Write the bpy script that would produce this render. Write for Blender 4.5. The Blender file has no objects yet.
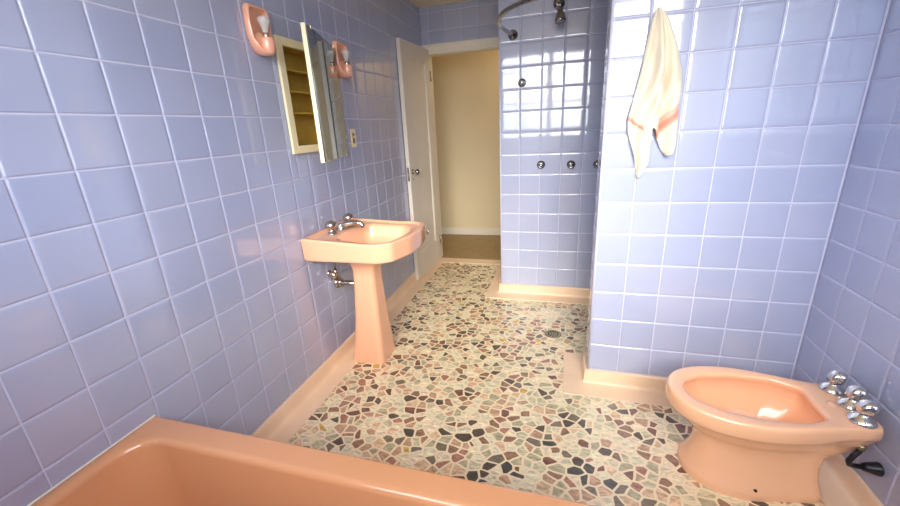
import bpy, bmesh, math, random
from mathutils import Vector, Matrix
random.seed(7)
sc = bpy.context.scene
COL = sc.collection
PI = math.pi

# ------------------------------------------------------------------ constants (metres)
T = 0.1524                     # tile module
Z0 = 0.0915                    # top of the cove base = first tile joint
XR = 2.4055                    # right wall
YM = 1.3043                    # partition front
YMB = 1.468                    # partition back
XM = 1.4850                    # partition free end
YS = 2.429                     # shower wall front
XS = 0.8444                    # shower wall free end
YB = 3.20                      # door wall
YF = -0.72                     # window wall
ZC = 2.425                     # ceiling
HY = 4.25                      # far wall of the hall

# ------------------------------------------------------------------ materials
def srgb(r, g, b):
    f = lambda c: c / 12.92 if c <= .04045 else ((c + .055) / 1.055) ** 2.4
    return (f(r / 255), f(g / 255), f(b / 255), 1)

def new_mat(name):
    m = bpy.data.materials.new(name); m.use_nodes = True
    nt = m.node_tree
    b = nt.nodes['Principled BSDF']
    return m, nt, b

def node(nt, typ, **kw):
    n = nt.nodes.new(typ)
    for k, v in kw.items():
        if hasattr(n, k): setattr(n, k, v)
        else: n.inputs[k].default_value = v
    return n

def simple(name, col, rough=.5, metal=0., coat=0., coat_rough=.05, spec=.5, var=0.03, scale=6., bump=0., bscale=40.):
    """principled material with a faint procedural noise variation"""
    m, nt, b = new_mat(name)
    tc = node(nt, 'ShaderNodeTexCoord')
    nz = node(nt, 'ShaderNodeTexNoise'); nz.inputs['Scale'].default_value = scale; nz.inputs['Detail'].default_value = 4
    nt.links.new(tc.outputs['Object'], nz.inputs['Vector'])
    mp = node(nt, 'ShaderNodeMapRange'); mp.inputs['From Min'].default_value = .3; mp.inputs['From Max'].default_value = .7
    mp.inputs['To Min'].default_value = 1 - var; mp.inputs['To Max'].default_value = 1 + var
    nt.links.new(nz.outputs['Fac'], mp.inputs['Value'])
    hs = node(nt, 'ShaderNodeHueSaturation'); hs.inputs['Color'].default_value = col
    nt.links.new(mp.outputs['Result'], hs.inputs['Value'])
    nt.links.new(hs.outputs['Color'], b.inputs['Base Color'])
    b.inputs['Roughness'].default_value = rough; b.inputs['Metallic'].default_value = metal
    b.inputs['Coat Weight'].default_value = coat; b.inputs['Coat Roughness'].default_value = coat_rough
    b.inputs['Specular IOR Level'].default_value = spec
    if bump:
        n2 = node(nt, 'ShaderNodeTexNoise'); n2.inputs['Scale'].default_value = bscale; n2.inputs['Detail'].default_value = 3
        nt.links.new(tc.outputs['Object'], n2.inputs['Vector'])
        bp = node(nt, 'ShaderNodeBump'); bp.inputs['Strength'].default_value = bump; bp.inputs['Distance'].default_value = .002
        nt.links.new(n2.outputs['Fac'], bp.inputs['Height']); nt.links.new(bp.outputs['Normal'], b.inputs['Normal'])
    return m

def tile_material():
    m, nt, b = new_mat('periwinkle_glazed_tile')
    geo = node(nt, 'ShaderNodeNewGeometry')
    ramp = node(nt, 'ShaderNodeValToRGB')
    e = ramp.color_ramp.elements
    e[0].position = 0; e[0].color = srgb(161, 170, 201)
    e[1].position = 1; e[1].color = srgb(169, 176, 204)
    k = ramp.color_ramp.elements.new(.5); k.color = srgb(165, 173, 203)
    nt.links.new(geo.outputs['Random Per Island'], ramp.inputs['Fac'])
    tc = node(nt, 'ShaderNodeTexCoord')
    nz = node(nt, 'ShaderNodeTexNoise'); nz.inputs['Scale'].default_value = 3.5; nz.inputs['Detail'].default_value = 5
    nt.links.new(tc.outputs['Object'], nz.inputs['Vector'])
    mp = node(nt, 'ShaderNodeMapRange'); mp.inputs['From Min'].default_value = .3; mp.inputs['From Max'].default_value = .7
    mp.inputs['To Min'].default_value = .97; mp.inputs['To Max'].default_value = 1.03
    nt.links.new(nz.outputs['Fac'], mp.inputs['Value'])
    hs = node(nt, 'ShaderNodeHueSaturation')
    nt.links.new(ramp.outputs['Color'], hs.inputs['Color']); nt.links.new(mp.outputs['Result'], hs.inputs['Value'])
    nt.links.new(hs.outputs['Color'], b.inputs['Base Color'])
    b.inputs['Roughness'].default_value = .34; b.inputs['Specular IOR Level'].default_value = .5
    b.inputs['Coat Weight'].default_value = 1.; b.inputs['Coat Roughness'].default_value = .055; b.inputs['Coat IOR'].default_value = 1.75
    n2 = node(nt, 'ShaderNodeTexNoise'); n2.inputs['Scale'].default_value = 11; n2.inputs['Detail'].default_value = 1
    nt.links.new(tc.outputs['Object'], n2.inputs['Vector'])
    bp = node(nt, 'ShaderNodeBump'); bp.inputs['Strength'].default_value = .25; bp.inputs['Distance'].default_value = .0012
    nt.links.new(n2.outputs['Fac'], bp.inputs['Height'])
    nt.links.new(bp.outputs['Normal'], b.inputs['Normal']); nt.links.new(bp.outputs['Normal'], b.inputs['Coat Normal'])
    return m

def mosaic_material():
    m, nt, b = new_mat('flagstone_mosaic')
    L = nt.links.new
    tc = node(nt, 'ShaderNodeTexCoord')
    # wobble the coordinates a little so the joints are not ruler straight
    nz = node(nt, 'ShaderNodeTexNoise'); nz.inputs['Scale'].default_value = 9; nz.inputs['Detail'].default_value = 2
    L(tc.outputs['Object'], nz.inputs['Vector'])
    sub = node(nt, 'ShaderNodeVectorMath', operation='SUBTRACT'); sub.inputs[1].default_value = (.5, .5, .5)
    L(nz.outputs['Color'], sub.inputs[0])
    scl = node(nt, 'ShaderNodeVectorMath', operation='SCALE'); scl.inputs['Scale'].default_value = .022
    L(sub.outputs[0], scl.inputs[0])
    add = node(nt, 'ShaderNodeVectorMath', operation='ADD')
    L(tc.outputs['Object'], add.inputs[0]); L(scl.outputs[0], add.inputs[1])
    mapn = node(nt, 'ShaderNodeMapping'); mapn.inputs['Scale'].default_value = (1, 1.12, 0); mapn.inputs['Rotation'].default_value = (0, 0, .3)
    L(add.outputs[0], mapn.inputs['Vector'])
    S = 20.5
    v1 = node(nt, 'ShaderNodeTexVoronoi', voronoi_dimensions='2D', feature='F1'); v1.inputs['Scale'].default_value = S; v1.inputs['Randomness'].default_value = 1
    v2 = node(nt, 'ShaderNodeTexVoronoi', voronoi_dimensions='2D', feature='DISTANCE_TO_EDGE'); v2.inputs['Scale'].default_value = S; v2.inputs['Randomness'].default_value = 1
    L(mapn.outputs[0], v1.inputs['Vector']); L(mapn.outputs[0], v2.inputs['Vector'])
    sep = node(nt, 'ShaderNodeSeparateColor'); L(v1.outputs['Color'], sep.inputs[0])
    ramp = node(nt, 'ShaderNodeValToRGB'); cr = ramp.color_ramp; cr.interpolation = 'CONSTANT'
    stops = [(0, (226, 216, 180)), (.15, (204, 194, 156)), (.27, (234, 216, 180)), (.38, (218, 184, 146)), (.48, (180, 170, 134)),
             (.57, (194, 156, 122)), (.66, (150, 114, 88)), (.735, (126, 114, 92)), (.79, (92, 78, 64)), (.845, (172, 122, 100)),
             (.90, (128, 88, 70)), (.95, (84, 82, 70)), (.988, (206, 168, 90))]
    cr.elements[0].position = 0; cr.elements[0].color = srgb(*stops[0][1])
    cr.elements[1].position = stops[1][0]; cr.elements[1].color = srgb(*stops[1][1])
    for p, c in stops[2:]:
        q = cr.elements.new(p); q.color = srgb(*c)
    L(sep.outputs['Red'], ramp.inputs['Fac'])
    # veins inside the stones, direction shifted per stone
    off = node(nt, 'ShaderNodeVectorMath', operation='SCALE'); off.inputs['Scale'].default_value = 7
    L(v1.outputs['Color'], off.inputs[0])
    ad2 = node(nt, 'ShaderNodeVectorMath', operation='ADD'); L(tc.outputs['Object'], ad2.inputs[0]); L(off.outputs[0], ad2.inputs[1])
    st = node(nt, 'ShaderNodeMapping'); st.inputs['Scale'].default_value = (1, 2.6, 1); L(ad2.outputs[0], st.inputs['Vector'])
    n3 = node(nt, 'ShaderNodeTexNoise'); n3.inputs['Scale'].default_value = 24; n3.inputs['Detail'].default_value = 6; n3.inputs['Distortion'].default_value = 1.2
    L(st.outputs[0], n3.inputs['Vector'])
    mr = node(nt, 'ShaderNodeMapRange'); mr.inputs['From Min'].default_value = .3; mr.inputs['From Max'].default_value = .7
    mr.inputs['To Min'].default_value = .62; mr.inputs['To Max'].default_value = 1.4
    L(n3.outputs['Fac'], mr.inputs['Value'])
    hs = node(nt, 'ShaderNodeHueSaturation'); L(ramp.outputs['Color'], hs.inputs['Color']); L(mr.outputs['Result'], hs.inputs['Value'])
    # joints
    n4 = node(nt, 'ShaderNodeTexNoise'); n4.inputs['Scale'].default_value = 30; L(tc.outputs['Object'], n4.inputs['Vector'])
    w = node(nt, 'ShaderNodeMapRange'); w.inputs['To Min'].default_value = .05; w.inputs['To Max'].default_value = .145; L(n4.outputs['Fac'], w.inputs['Value'])
    lt = node(nt, 'ShaderNodeMath', operation='SUBTRACT'); L(v2.outputs['Distance'], lt.inputs[0]); L(w.outputs['Result'], lt.inputs[1])
    ms = node(nt, 'ShaderNodeMapRange'); ms.inputs['From Min'].default_value = -.008; ms.inputs['From Max'].default_value = .012
    L(lt.outputs[0], ms.inputs['Value'])
    mix = node(nt, 'ShaderNodeMix', data_type='RGBA'); mix.inputs[6].default_value = srgb(242, 222, 184)
    L(ms.outputs['Result'], mix.inputs[0]); L(hs.outputs['Color'], mix.inputs[7])
    L(mix.outputs[2], b.inputs['Base Color'])
    b.inputs['Roughness'].default_value = .36; b.inputs['Coat Weight'].default_value = .35; b.inputs['Coat Roughness'].default_value = .15
    bp = node(nt, 'ShaderNodeBump'); bp.inputs['Strength'].default_value = .25; bp.inputs['Distance'].default_value = .002
    L(ms.outputs['Result'], bp.inputs['Height']); L(bp.outputs['Normal'], b.inputs['Normal'])
    return m

M = {}
M['tile'] = tile_material()
M['grout'] = simple('pale_grout', srgb(198, 200, 224), .6, var=.05, scale=12)
M['mosaic'] = mosaic_material()
M['cove'] = simple('blush_cove_tile', srgb(240, 210, 178), .35, coat=.4, coat_rough=.12, var=.05, scale=7)
M['porcelain'] = simple('salmon_porcelain', srgb(236, 178, 144), .25, coat=.8, coat_rough=.05, var=.015, scale=3)
M['tub'] = simple('salmon_tub_enamel', srgb(218, 156, 112), .25, coat=.8, coat_rough=.06, var=.015, scale=3)
M['bidet'] = simple('salmon_bidet_glaze', srgb(242, 188, 148), .25, coat=.8, coat_rough=.05, var=.015, scale=3)
M['sconce'] = simple('salmon_sconce_glaze', srgb(236, 174, 146), .25, coat=.8, coat_rough=.05, var=.015, scale=3)
M['ceiling'] = simple('cream_ceiling_paint', srgb(238, 226, 200), .8, var=.03)
M['plaster'] = simple('white_plaster', srgb(235, 232, 225), .8, var=.02)
M['hallwall'] = simple('yellow_cream_paint', srgb(226, 212, 178), .75, var=.03, scale=2)
M['hallfloor'] = simple('brown_hall_floor', srgb(160, 136, 94), .55, var=.1, scale=9)
M['white'] = simple('white_gloss_paint', srgb(232, 226, 212), .4, coat=.3, coat_rough=.2, var=.02, scale=5)
M['door'] = simple('door_paint', srgb(224, 217, 206), .45, var=.03, scale=4)
M['cream'] = simple('cream_enamel', srgb(232, 222, 186), .4, var=.03)
M['cabinside'] = simple('cabinet_inside_paint', srgb(194, 164, 78), .5, var=.06, scale=14)
M['chrome'] = simple('chrome', (.72, .70, .67, 1), .09, 1., var=.04, scale=30)
M['oldchrome'] = simple('tarnished_chrome', (.30, .29, .28, 1), .16, 1., var=.15, scale=25)
M['pewter'] = simple('worn_chrome', (.56, .54, .50, 1), .13, 1., var=.08, scale=30)
M['nickel'] = simple('dull_nickel', (.55, .50, .42, 1), .25, 1., var=.1, scale=30)
M['rod'] = simple('grey_metal_rod', (.40, .40, .40, 1), .22, 1., var=.05, scale=20)
M['brass'] = simple('old_brass', (.55, .42, .2, 1), .3, 1., var=.15, scale=30)
M['dark'] = simple('black_rubber', srgb(24, 24, 28), .4, var=.1)
M['black'] = simple('dark_hole', srgb(16, 14, 12), .9, var=.0)
M['caulk'] = simple('white_caulk', srgb(238, 232, 224), .5, var=.03)
M['drainbrass'] = simple('drain_brass', (.33, .29, .18, 1), .35, 1., var=.2, scale=60)

m, nt, b = new_mat('mirror_silver'); b.inputs['Base Color'].default_value = (.40, .46, .46, 1); b.inputs['Metallic'].default_value = 1; b.inputs['Roughness'].default_value = .015
nzz = node(nt, 'ShaderNodeTexNoise'); nzz.inputs['Scale'].default_value = 8
mrr = node(nt, 'ShaderNodeMapRange'); mrr.inputs['To Min'].default_value = .01; mrr.inputs['To Max'].default_value = .03
nt.links.new(nzz.outputs['Fac'], mrr.inputs['Value']); nt.links.new(mrr.outputs['Result'], b.inputs['Roughness'])
M['mirror'] = m
m, nt, b = new_mat('frosted_bulb_glass'); b.inputs['Base Color'].default_value = (.93, .94, .95, 1); b.inputs['Roughness'].default_value = .25
b.inputs['Transmission Weight'].default_value = .45; b.inputs['Coat Weight'].default_value = .6; b.inputs['Coat Roughness'].default_value = .03; b.inputs['IOR'].default_value = 1.3
M['bulb'] = m
# thin window glass: transparent with a weak mirror
m, nt, b = new_mat('window_glass')
tr = node(nt, 'ShaderNodeBsdfTransparent'); gl = node(nt, 'ShaderNodeBsdfGlossy'); gl.inputs['Roughness'].default_value = .02
mx = node(nt, 'ShaderNodeMixShader'); mx.inputs[0].default_value = .06
nt.links.new(tr.outputs[0], mx.inputs[1]); nt.links.new(gl.outputs[0], mx.inputs[2])
nt.links.new(mx.outputs[0], nt.nodes['Material Output'].inputs['Surface'])
M['glass'] = m

def towel_material():
    m, nt, b = new_mat('cream_terry'); L = nt.links.new
    at = node(nt, 'ShaderNodeAttribute', attribute_name='cloth')      # x = across, y = distance above the hem
    sx = node(nt, 'ShaderNodeSeparateXYZ'); L(at.outputs['Vector'], sx.inputs[0])
    ramp = node(nt, 'ShaderNodeValToRGB'); cr = ramp.color_ramp; cr.interpolation = 'LINEAR'
    base = srgb(231, 221, 199); pink = srgb(232, 150, 128); pale = srgb(228, 186, 164)
    pts = [(0, base), (.28, base), (.32, pale), (.40, pink), (.48, pink), (.54, pale), (.62, pale), (.68, base), (1, base)]
    cr.elements[0].position = 0; cr.elements[0].color = base; cr.elements[1].position = 1; cr.elements[1].color = base
    for p, c in pts[1:-1]:
        q = cr.elements.new(p); q.color = c
    L(sx.outputs['Y'], ramp.inputs['Fac'])
    tc = node(nt, 'ShaderNodeTexCoord')
    nz = node(nt, 'ShaderNodeTexNoise'); nz.inputs['Scale'].default_value = 260; nz.inputs['Detail'].default_value = 2
    L(tc.outputs['Object'], nz.inputs['Vector'])
    L(ramp.outputs['Color'], b.inputs['Base Color'])
    b.inputs['Roughness'].default_value = .95; b.inputs['Sheen Weight'].default_value = .3
    bp = node(nt, 'ShaderNodeBump'); bp.inputs['Strength'].default_value = .6; bp.inputs['Distance'].default_value = .003
    L(nz.outputs['Fac'], bp.inputs['Height']); L(bp.outputs['Normal'], b.inputs['Normal'])
    return m
M['towel'] = towel_material()

# ------------------------------------------------------------------ mesh builder
class MB:
    def __init__(s): s.v = []; s.f = []; s.m = []; s.sm = []
    def add(s, vs, fs, mi=0, smooth=False):
        o = len(s.v); s.v += [tuple(v) for v in vs]
        for f in fs: s.f.append([i + o for i in f]); s.m.append(mi); s.sm.append(smooth)
    def box(s, x0, x1, y0, y1, z0, z1, mi=0):
        vs = [(x, y, z) for z in (z0, z1) for y in (y0, y1) for x in (x0, x1)]
        s.add(vs, [(0, 2, 3, 1), (4, 5, 7, 6), (0, 1, 5, 4), (2, 6, 7, 3), (0, 4, 6, 2), (1, 3, 7, 5)], mi)
    def rings(s, rs, cap0=True, cap1=True, mi=0, smooth=True):
        n = len(rs[0]); vs = [p for r in rs for p in r]; fs = []
        for i in range(len(rs) - 1):
            for j in range(n):
                k = (j + 1) % n
                fs.append((i * n + j, i * n + k, (i + 1) * n + k, (i + 1) * n + j))
        if cap0: fs.append(tuple(range(n - 1, -1, -1)))
        if cap1: fs.append(tuple((len(rs) - 1) * n + j for j in range(n)))
        s.add(vs, fs, mi, smooth)
    def lathe(s, prof, origin=(0, 0, 0), axis=(0, 0, 1), n=24, mi=0, cap0=True, cap1=True):
        """prof: list of (radius, height along axis)"""
        a = Vector(axis).normalized(); u = a.orthogonal().normalized(); w = a.cross(u); o = Vector(origin)
        rs = [[o + a * h + (u * math.cos(2 * PI * j / n) + w * math.sin(2 * PI * j / n)) * max(r, 1e-5) for j in range(n)] for r, h in prof]
        s.rings(rs, cap0, cap1, mi)
    def tube(s, pts, r, n=14, mi=0):
        pts = [Vector(p) for p in pts]; rad = r if isinstance(r, (list, tuple)) else [r] * len(pts)
        rs = []; prev = None
        for i, p in enumerate(pts):
            t = (pts[min(i + 1, len(pts) - 1)] - pts[max(i - 1, 0)]).normalized()
            u = t.orthogonal().normalized() if prev is None else (prev - t * prev.dot(t)).normalized()
            prev = u; w = t.cross(u)
            rs.append([p + (u * math.cos(2 * PI * j / n) + w * math.sin(2 * PI * j / n)) * rad[i] for j in range(n)])
        s.rings(rs, mi=mi)
    def obj(s, name, mats, parent=None, bevel=0, subsurf=0, fix=True, loc=None):
        me = bpy.data.meshes.new(name); me.from_pydata(s.v, [], s.f)
        for mm in (mats if isinstance(mats, (list, tuple)) else [mats]): me.materials.append(mm)
        me.polygons.foreach_set('material_index', s.m); me.polygons.foreach_set('use_smooth', s.sm)
        if fix:
            bm = bmesh.new(); bm.from_mesh(me); bmesh.ops.recalc_face_normals(bm, faces=bm.faces); bm.to_mesh(me); bm.free()
        if loc is not None:
            me.transform(Matrix.Translation(-Vector(loc)))
        o = bpy.data.objects.new(name, me); COL.objects.link(o)
        if loc is not None: o.location = loc
        if parent is not None: o.parent = parent
        if bevel:
            bv = o.modifiers.new('bevel', 'BEVEL'); bv.width = bevel; bv.segments = 3; bv.limit_method = 'ANGLE'; bv.angle_limit = math.radians(40)
            for p in me.polygons: p.use_smooth = True
            if hasattr(me, 'set_sharp_from_angle'): me.set_sharp_from_angle(angle=math.radians(50))
        if subsurf:
            ss = o.modifiers.new('subdivision', 'SUBSURF'); ss.levels = subsurf; ss.render_levels = subsurf
        return o

def tag(o, label, cat, group=None):
    o['label'] = label; o['category'] = cat
    if group: o['group'] = group
    return o
def thing(name, label, cat, loc, group=None):
    o = bpy.data.objects.new(name, None); COL.objects.link(o); o.location = loc; o.empty_display_size = .05
    return tag(o, label, cat, group)
def struct(o, label=None, cat=None):
    o['kind'] = 'structure'
    if label: o['label'] = label; o['category'] = cat
    return o
def dup(root, loc, label):
    r = root.copy(); COL.objects.link(r); r.location = loc; r['label'] = label
    for ch in list(root.children):
        c = ch.copy(); COL.objects.link(c); c.parent = r
        for g in list(ch.children):
            d = g.copy(); COL.objects.link(d); d.parent = c
    return r

# ------------------------------------------------------------------ tiled wall surfaces
def grid_positions(w, fine):
    if w < .012: return [0, w * .3, w * .7, w]
    if not fine: return [0, .003, w - .003, w]
    e = [0, .0018, .0045, min(.012, w * .3)]
    a, b_ = e[-1], w - e[-1]
    mid = [a + (b_ - a) * k / 5 for k in range(1, 5)]
    return e + mid + [w - x for x in reversed(e)]

def tiles(mb, origin, udir, ndir, u0, u1, z0, z1, uoff, holes=(), fine=True, gap=.0036, edge_beads=(), zoff=Z0):
    """glazed tiles standing on a vertical plane: udir along the wall, ndir out of it"""
    O = Vector(origin); U = Vector(udir); N = Vector(ndir); Zv = Vector((0, 0, 1)); g = gap / 2
    cu = math.floor((u0 - uoff) / T) ; nu = math.ceil((u1 - uoff) / T)
    cz = math.floor((z0 - zoff) / T + 1e-6); nz_ = math.ceil((z1 - zoff) / T - 1e-6)
    rects = []
    for i in range(cu, nu):
        for j in range(cz, nz_):
            r = (max(u0, uoff + i * T + g), min(u1, uoff + (i + 1) * T - g), max(z0, zoff + j * T + g), min(z1, zoff + (j + 1) * T - g))
            rs = [r]
            for h in holes:
                out = []
                for q in rs:
                    if q[1] <= h[0] or q[0] >= h[1] or q[3] <= h[2] or q[2] >= h[3]: out.append(q); continue
                    if q[0] < h[0]: out.append((q[0], h[0], q[2], q[3]))
                    if q[1] > h[1]: out.append((h[1], q[1], q[2], q[3]))
                    a, b_ = max(q[0], h[0]), min(q[1], h[1])
                    if q[2] < h[2]: out.append((a, b_, q[2], h[2]))
                    if q[3] > h[3]: out.append((a, b_, h[3], q[3]))
                rs = out
            rects += [q for q in rs if q[1] - q[0] > .006 and q[3] - q[2] > .006]
    for (a, b_, c, d) in rects:
        pu = grid_positions(b_ - a, fine); pz = grid_positions(d - c, fine)
        tu, tz = random.gauss(0, .0016), random.gauss(0, .0016); W, H = b_ - a, d - c
        dome = random.uniform(.00012, .0003)
        def fall(x):
            if x <= 0: return -.003
            if x < .0045: return -.0011 * (1 - x / .0045) ** 1.5 - .00025
            if x < .012: return -.00025 * (1 - (x - .0045) / .0075)
            return 0
        vs = []
        for z in pz:
            for u in pu:
                h = min(fall(min(u, W - u)), fall(min(z, H - z)))
                if h > -.003:
                    h -= dome * ((2 * u / W - 1) ** 2 + (2 * z / H - 1) ** 2)
                    h += (u - W / 2) * tu + (z - H / 2) * tz
                vs.append(O + U * (a + u) + Zv * (c + z) + N * h)
        n = len(pu); fs = []
        flip = U.cross(Zv).dot(N) < 0
        for jz in range(len(pz) - 1):
            for iu in range(n - 1):
                q = (jz * n + iu, jz * n + iu + 1, (jz + 1) * n + iu + 1, (jz + 1) * n + iu)
                fs.append(q[::-1] if flip else q)
        mb.add(vs, fs, 1, True)

def wall_obj(name, mb): return struct(mb.obj(name, [M['grout'], M['tile']], fix=False))

G = .0026     # depth of the joint behind the tile face
# left wall, with the hole for the recessed medicine cabinet
CB = (1.122, 1.585, 1.308, 1.803)     # y0 y1 z0 z1 of the hole
mb = MB()
mb.box(-.12, -G, YF, CB[0], 0, ZC + .1); mb.box(-.12, -G, CB[1], YB + .12, 0, ZC + .1)
mb.box(-.12, -G, CB[0], CB[1], 0, CB[2]); mb.box(-.12, -G, CB[0], CB[1], CB[3], ZC + .1)
tiles(mb, (0, 0, 0), (0, 1, 0), (1, 0, 0), YF, YB, Z0, ZC, 0., holes=[CB])
wall_obj('wall_left', mb)
# right wall
mb = MB(); mb.box(XR + G, XR + .12, YF, YB + .12, 0, ZC + .1)
tiles(mb, (XR, 0, 0), (0, 1, 0), (-1, 0, 0), YF, YM, Z0, ZC, YM)
tiles(mb, (XR, 0, 0), (0, 1, 0), (-1, 0, 0), YMB, YS, Z0, ZC, YMB, fine=False)
wall_obj('wall_right', mb)
# partition with its free end
mb = MB(); e = .008
mb.box(XM + G, XR, YM + G, YMB - G, 0, ZC)
for (bx, by) in ((XM + e, YM + e), (XM + e, YMB - e)):
    mb.lathe([(e, 0), (e, ZC)], (bx, by, 0), n=16)
tiles(mb, (0, YM, 0), (1, 0, 0), (0, -1, 0), XM + e, XR, Z0, ZC, XM)
tiles(mb, (0, YMB, 0), (1, 0, 0), (0, 1, 0), XM + e, XR, Z0, ZC, XM, fine=False)
tiles(mb, (XM, 0, 0), (0, 1, 0), (-1, 0, 0), YM + e, YMB - e, Z0, ZC, YM + e)
wall_obj('wall_partition', mb)
# shower wall block beside the doorway
mb = MB(); mb.box(XS + G, XR, YS + G, YB + .12, 0, ZC)
mb.lathe([(e, 0), (e, ZC)], (XS + e, YS + e, 0), n=16)
tiles(mb, (0, YS, 0), (1, 0, 0), (0, -1, 0), XS + e, XR, Z0, ZC, XS)
tiles(mb, (XS, 0, 0), (0, 1, 0), (-1, 0, 0), YS + e, YB, Z0, ZC, YS, fine=False)
wall_obj('wall_shower', mb)
# door wall: the band above the opening and the narrow jamb strip
DX0, DX1, DZ = .046, .80, 2.045
mb = MB(); mb.box(0, XS, YB + G, YB + .12, DZ, ZC); mb.box(0, DX0, YB + G, YB + .12, 0, DZ); mb.box(DX1, XS, YB + G, YB + .12, 0, DZ)
tiles(mb, (0, YB, 0), (1, 0, 0), (0, -1, 0), 0, XS, DZ + .075, ZC, XS - 6 * T)
wall_obj('wall_back', mb)
# window wall behind the viewer
WX0, WX1, WZ0, WZ1 = .30, 2.26, 1.18, 2.33
mb = MB()
mb.box(-.12, WX0, YF - .12, YF - G, 0, ZC + .1); mb.box(WX1, XR + .12, YF - .12, YF - G, 0, ZC + .1)
mb.box(WX0, WX1, YF - .12, YF - G, 0, WZ0); mb.box(WX0, WX1, YF - .12, YF - G, WZ1, ZC + .1)
tiles(mb, (0, YF, 0), (1, 0, 0), (0, 1, 0), 0, XR, Z0, ZC, 0, holes=[(WX0, WX1, WZ0, WZ1)], fine=False)
wall_obj('wall_front', mb)

# floor, ceiling
mb = MB(); mb.box(-.12, XR + .12, YF - .12, YB + .06, -.1, 0); struct(mb.obj('floor', M['mosaic']))
mb = MB(); mb.box(-.12, XR + .12, YF - .12, YB + .12, ZC, ZC + .1); struct(mb.obj('ceiling', M['ceiling']))
# hall beyond the door
mb = MB(); mb.box(-1.6, 2.6, YB + .06, HY + .1, -.1, -.004); struct(mb.obj('floor_hall', M['hallfloor']))
mb = MB(); mb.box(-1.6, 2.6, HY, HY + .1, 0, 2.6); struct(mb.obj('wall_hall', M['hallwall']))
mb = MB(); mb.box(-1.7, -1.6, YB + .12, HY + .1, 0, 2.6); mb.box(-1.6, -.12, YB + .12, YB + .2, 0, 2.6); struct(mb.obj('wall_hall_left', M['hallwall']))
mb = MB(); mb.box(2.6, 2.7, YB + .12, HY + .1, 0, 2.6); mb.box(XR + .12, 2.6, YB + .12, YB + .2, 0, 2.6); struct(mb.obj('wall_hall_right', M['hallwall']))
mb = MB(); mb.box(-1.7, 2.7, YB + .12, HY + .1, 2.5, 2.6); struct(mb.obj('ceiling_hall', M['ceiling']))
mb = MB(); mb.box(-1.6, 2.6, HY - .014, HY, 0, .085); mb.box(-1.6, 2.6, HY - .010, HY, .085, .10)
struct(mb.obj('baseboard_hall', M['white'], bevel=.003))

# cove base with its flat border, swept along the wall feet
COVE = [(0, .0895), (.004, .0912), (.009, .088), (.0115, .075), (.013, .035), (.016, .02), (.022, .0105), (.032, .006), (.05, .0045), (.118, .0038), (.1195, 0)]
def sweep(path, profile, name, width=1.):
    P = [Vector((x, y)) for x, y in path]; n = len(P); rs = []
    prof = [(d if d < .05 else .05 + (d - .05) * width, z) for d, z in profile]
    prof = [(-.001, 0), (-.001, .0895)] + prof
    for i in range(n):
        def nrm(a, b): d = (b - a).normalized(); return Vector((-d.y, d.x))
        if i == 0: off = nrm(P[0], P[1])
        elif i == n - 1: off = nrm(P[-2], P[-1])
        else:
            a, b_ = nrm(P[i - 1], P[i]), nrm(P[i], P[i + 1]); off = (a + b_) / (1 + a.dot(b_))
        rs.append([(P[i].x + off.x * d, P[i].y + off.y * d, z) for d, z in prof])
    mb = MB(); k = len(prof); vs = [p for r in rs for p in r]; fs = []
    for i in range(n - 1):
        for j in range(k):
            j2 = (j + 1) % k
            fs.append((i * k + j, i * k + j2, (i + 1) * k + j2, (i + 1) * k + j))
    fs.append(tuple(range(k))); fs.append(tuple((n - 1) * k + j for j in range(k)))
    mb.add(vs, fs); o = mb.obj(name, M['cove'])
    for p in o.data.polygons: p.use_smooth = True
    o.data.set_sharp_from_angle(angle=math.radians(50))
    return struct(o)
TUBY = .140
sweep([(0, YB), (0, TUBY + .002)], COVE, 'baseboard_left')
sweep([(XR, YM), (XM, YM), (XM, YMB), (XR, YMB)], COVE, 'baseboard_partition')
sweep([(XR, YS), (XS, YS), (XS, YB)], COVE, 'baseboard_shower')
sweep([(XR, YF), (XR, YM)], COVE, 'baseboard_right')

# threshold strip and door casing
mb = MB(); mb.box(.0, XS, YB - .075, YB + .06, 0, .006); struct(mb.obj('trim_threshold', M['cove'], bevel=.002))
mb = MB()
mb.box(.012, XS, YB - .014, YB + .0, DZ - .004, DZ + .07); mb.box(.012, XS, YB - .02, YB, DZ + .055, DZ + .07); mb.box(.012, XS, YB - .018, YB, DZ + .012, DZ + .022)
mb.box(.012, DX0, YB - .014, YB, 0.0065, DZ - .004)
mb.box(DX0 - .0, DX0 + .012, YB, YB + .12, 0.0065, DZ); mb.box(DX1 - .012, DX1, YB, YB + .12, .0065, DZ); mb.box(DX0, DX1, YB, YB + .12, DZ - .012, DZ)
struct(mb.obj('trim_1', M['white'], bevel=.002))

# ------------------------------------------------------------------ window behind the viewer
win = bpy.data.objects.new('window_1', None); COL.objects.link(win); win.location = ((WX0 + WX1) / 2, YF - .05, WZ0); win['kind'] = 'structure'
wi = win.location.copy()
def wobj(mb, name, mat, bevel=.002):
    for i, v in enumerate(mb.v): mb.v[i] = (v[0] - wi.x, v[1] - wi.y, v[2] - wi.z)
    return mb.obj(name, mat, win, bevel=bevel)
mb = MB(); y0, y1 = YF - .09, YF - .03
MX = 1.035
mb.box(WX0, WX0 + .04, y0, y1, WZ0, WZ1); mb.box(WX1 - .04, WX1, y0, y1, WZ0, WZ1)
mb.box(WX0, WX1, y0, y1, WZ0, WZ0 + .05); mb.box(WX0, WX1, y0, y1, WZ1 - .04, WZ1); mb.box(MX, MX + .09, y0, y1, WZ0, WZ1)
wobj(mb, 'window_frame', M['white'])
mb = MB()
for z in (1.66, 2.11): mb.box(WX0, WX1, y0 + .015, y1 - .01, z - .014, z + .014)
for x in (.68, 1.69): mb.box(x - .012, x + .012, y0 + .017, y1 - .012, WZ0, WZ1)
wobj(mb, 'muntin', M['white'])
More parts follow.
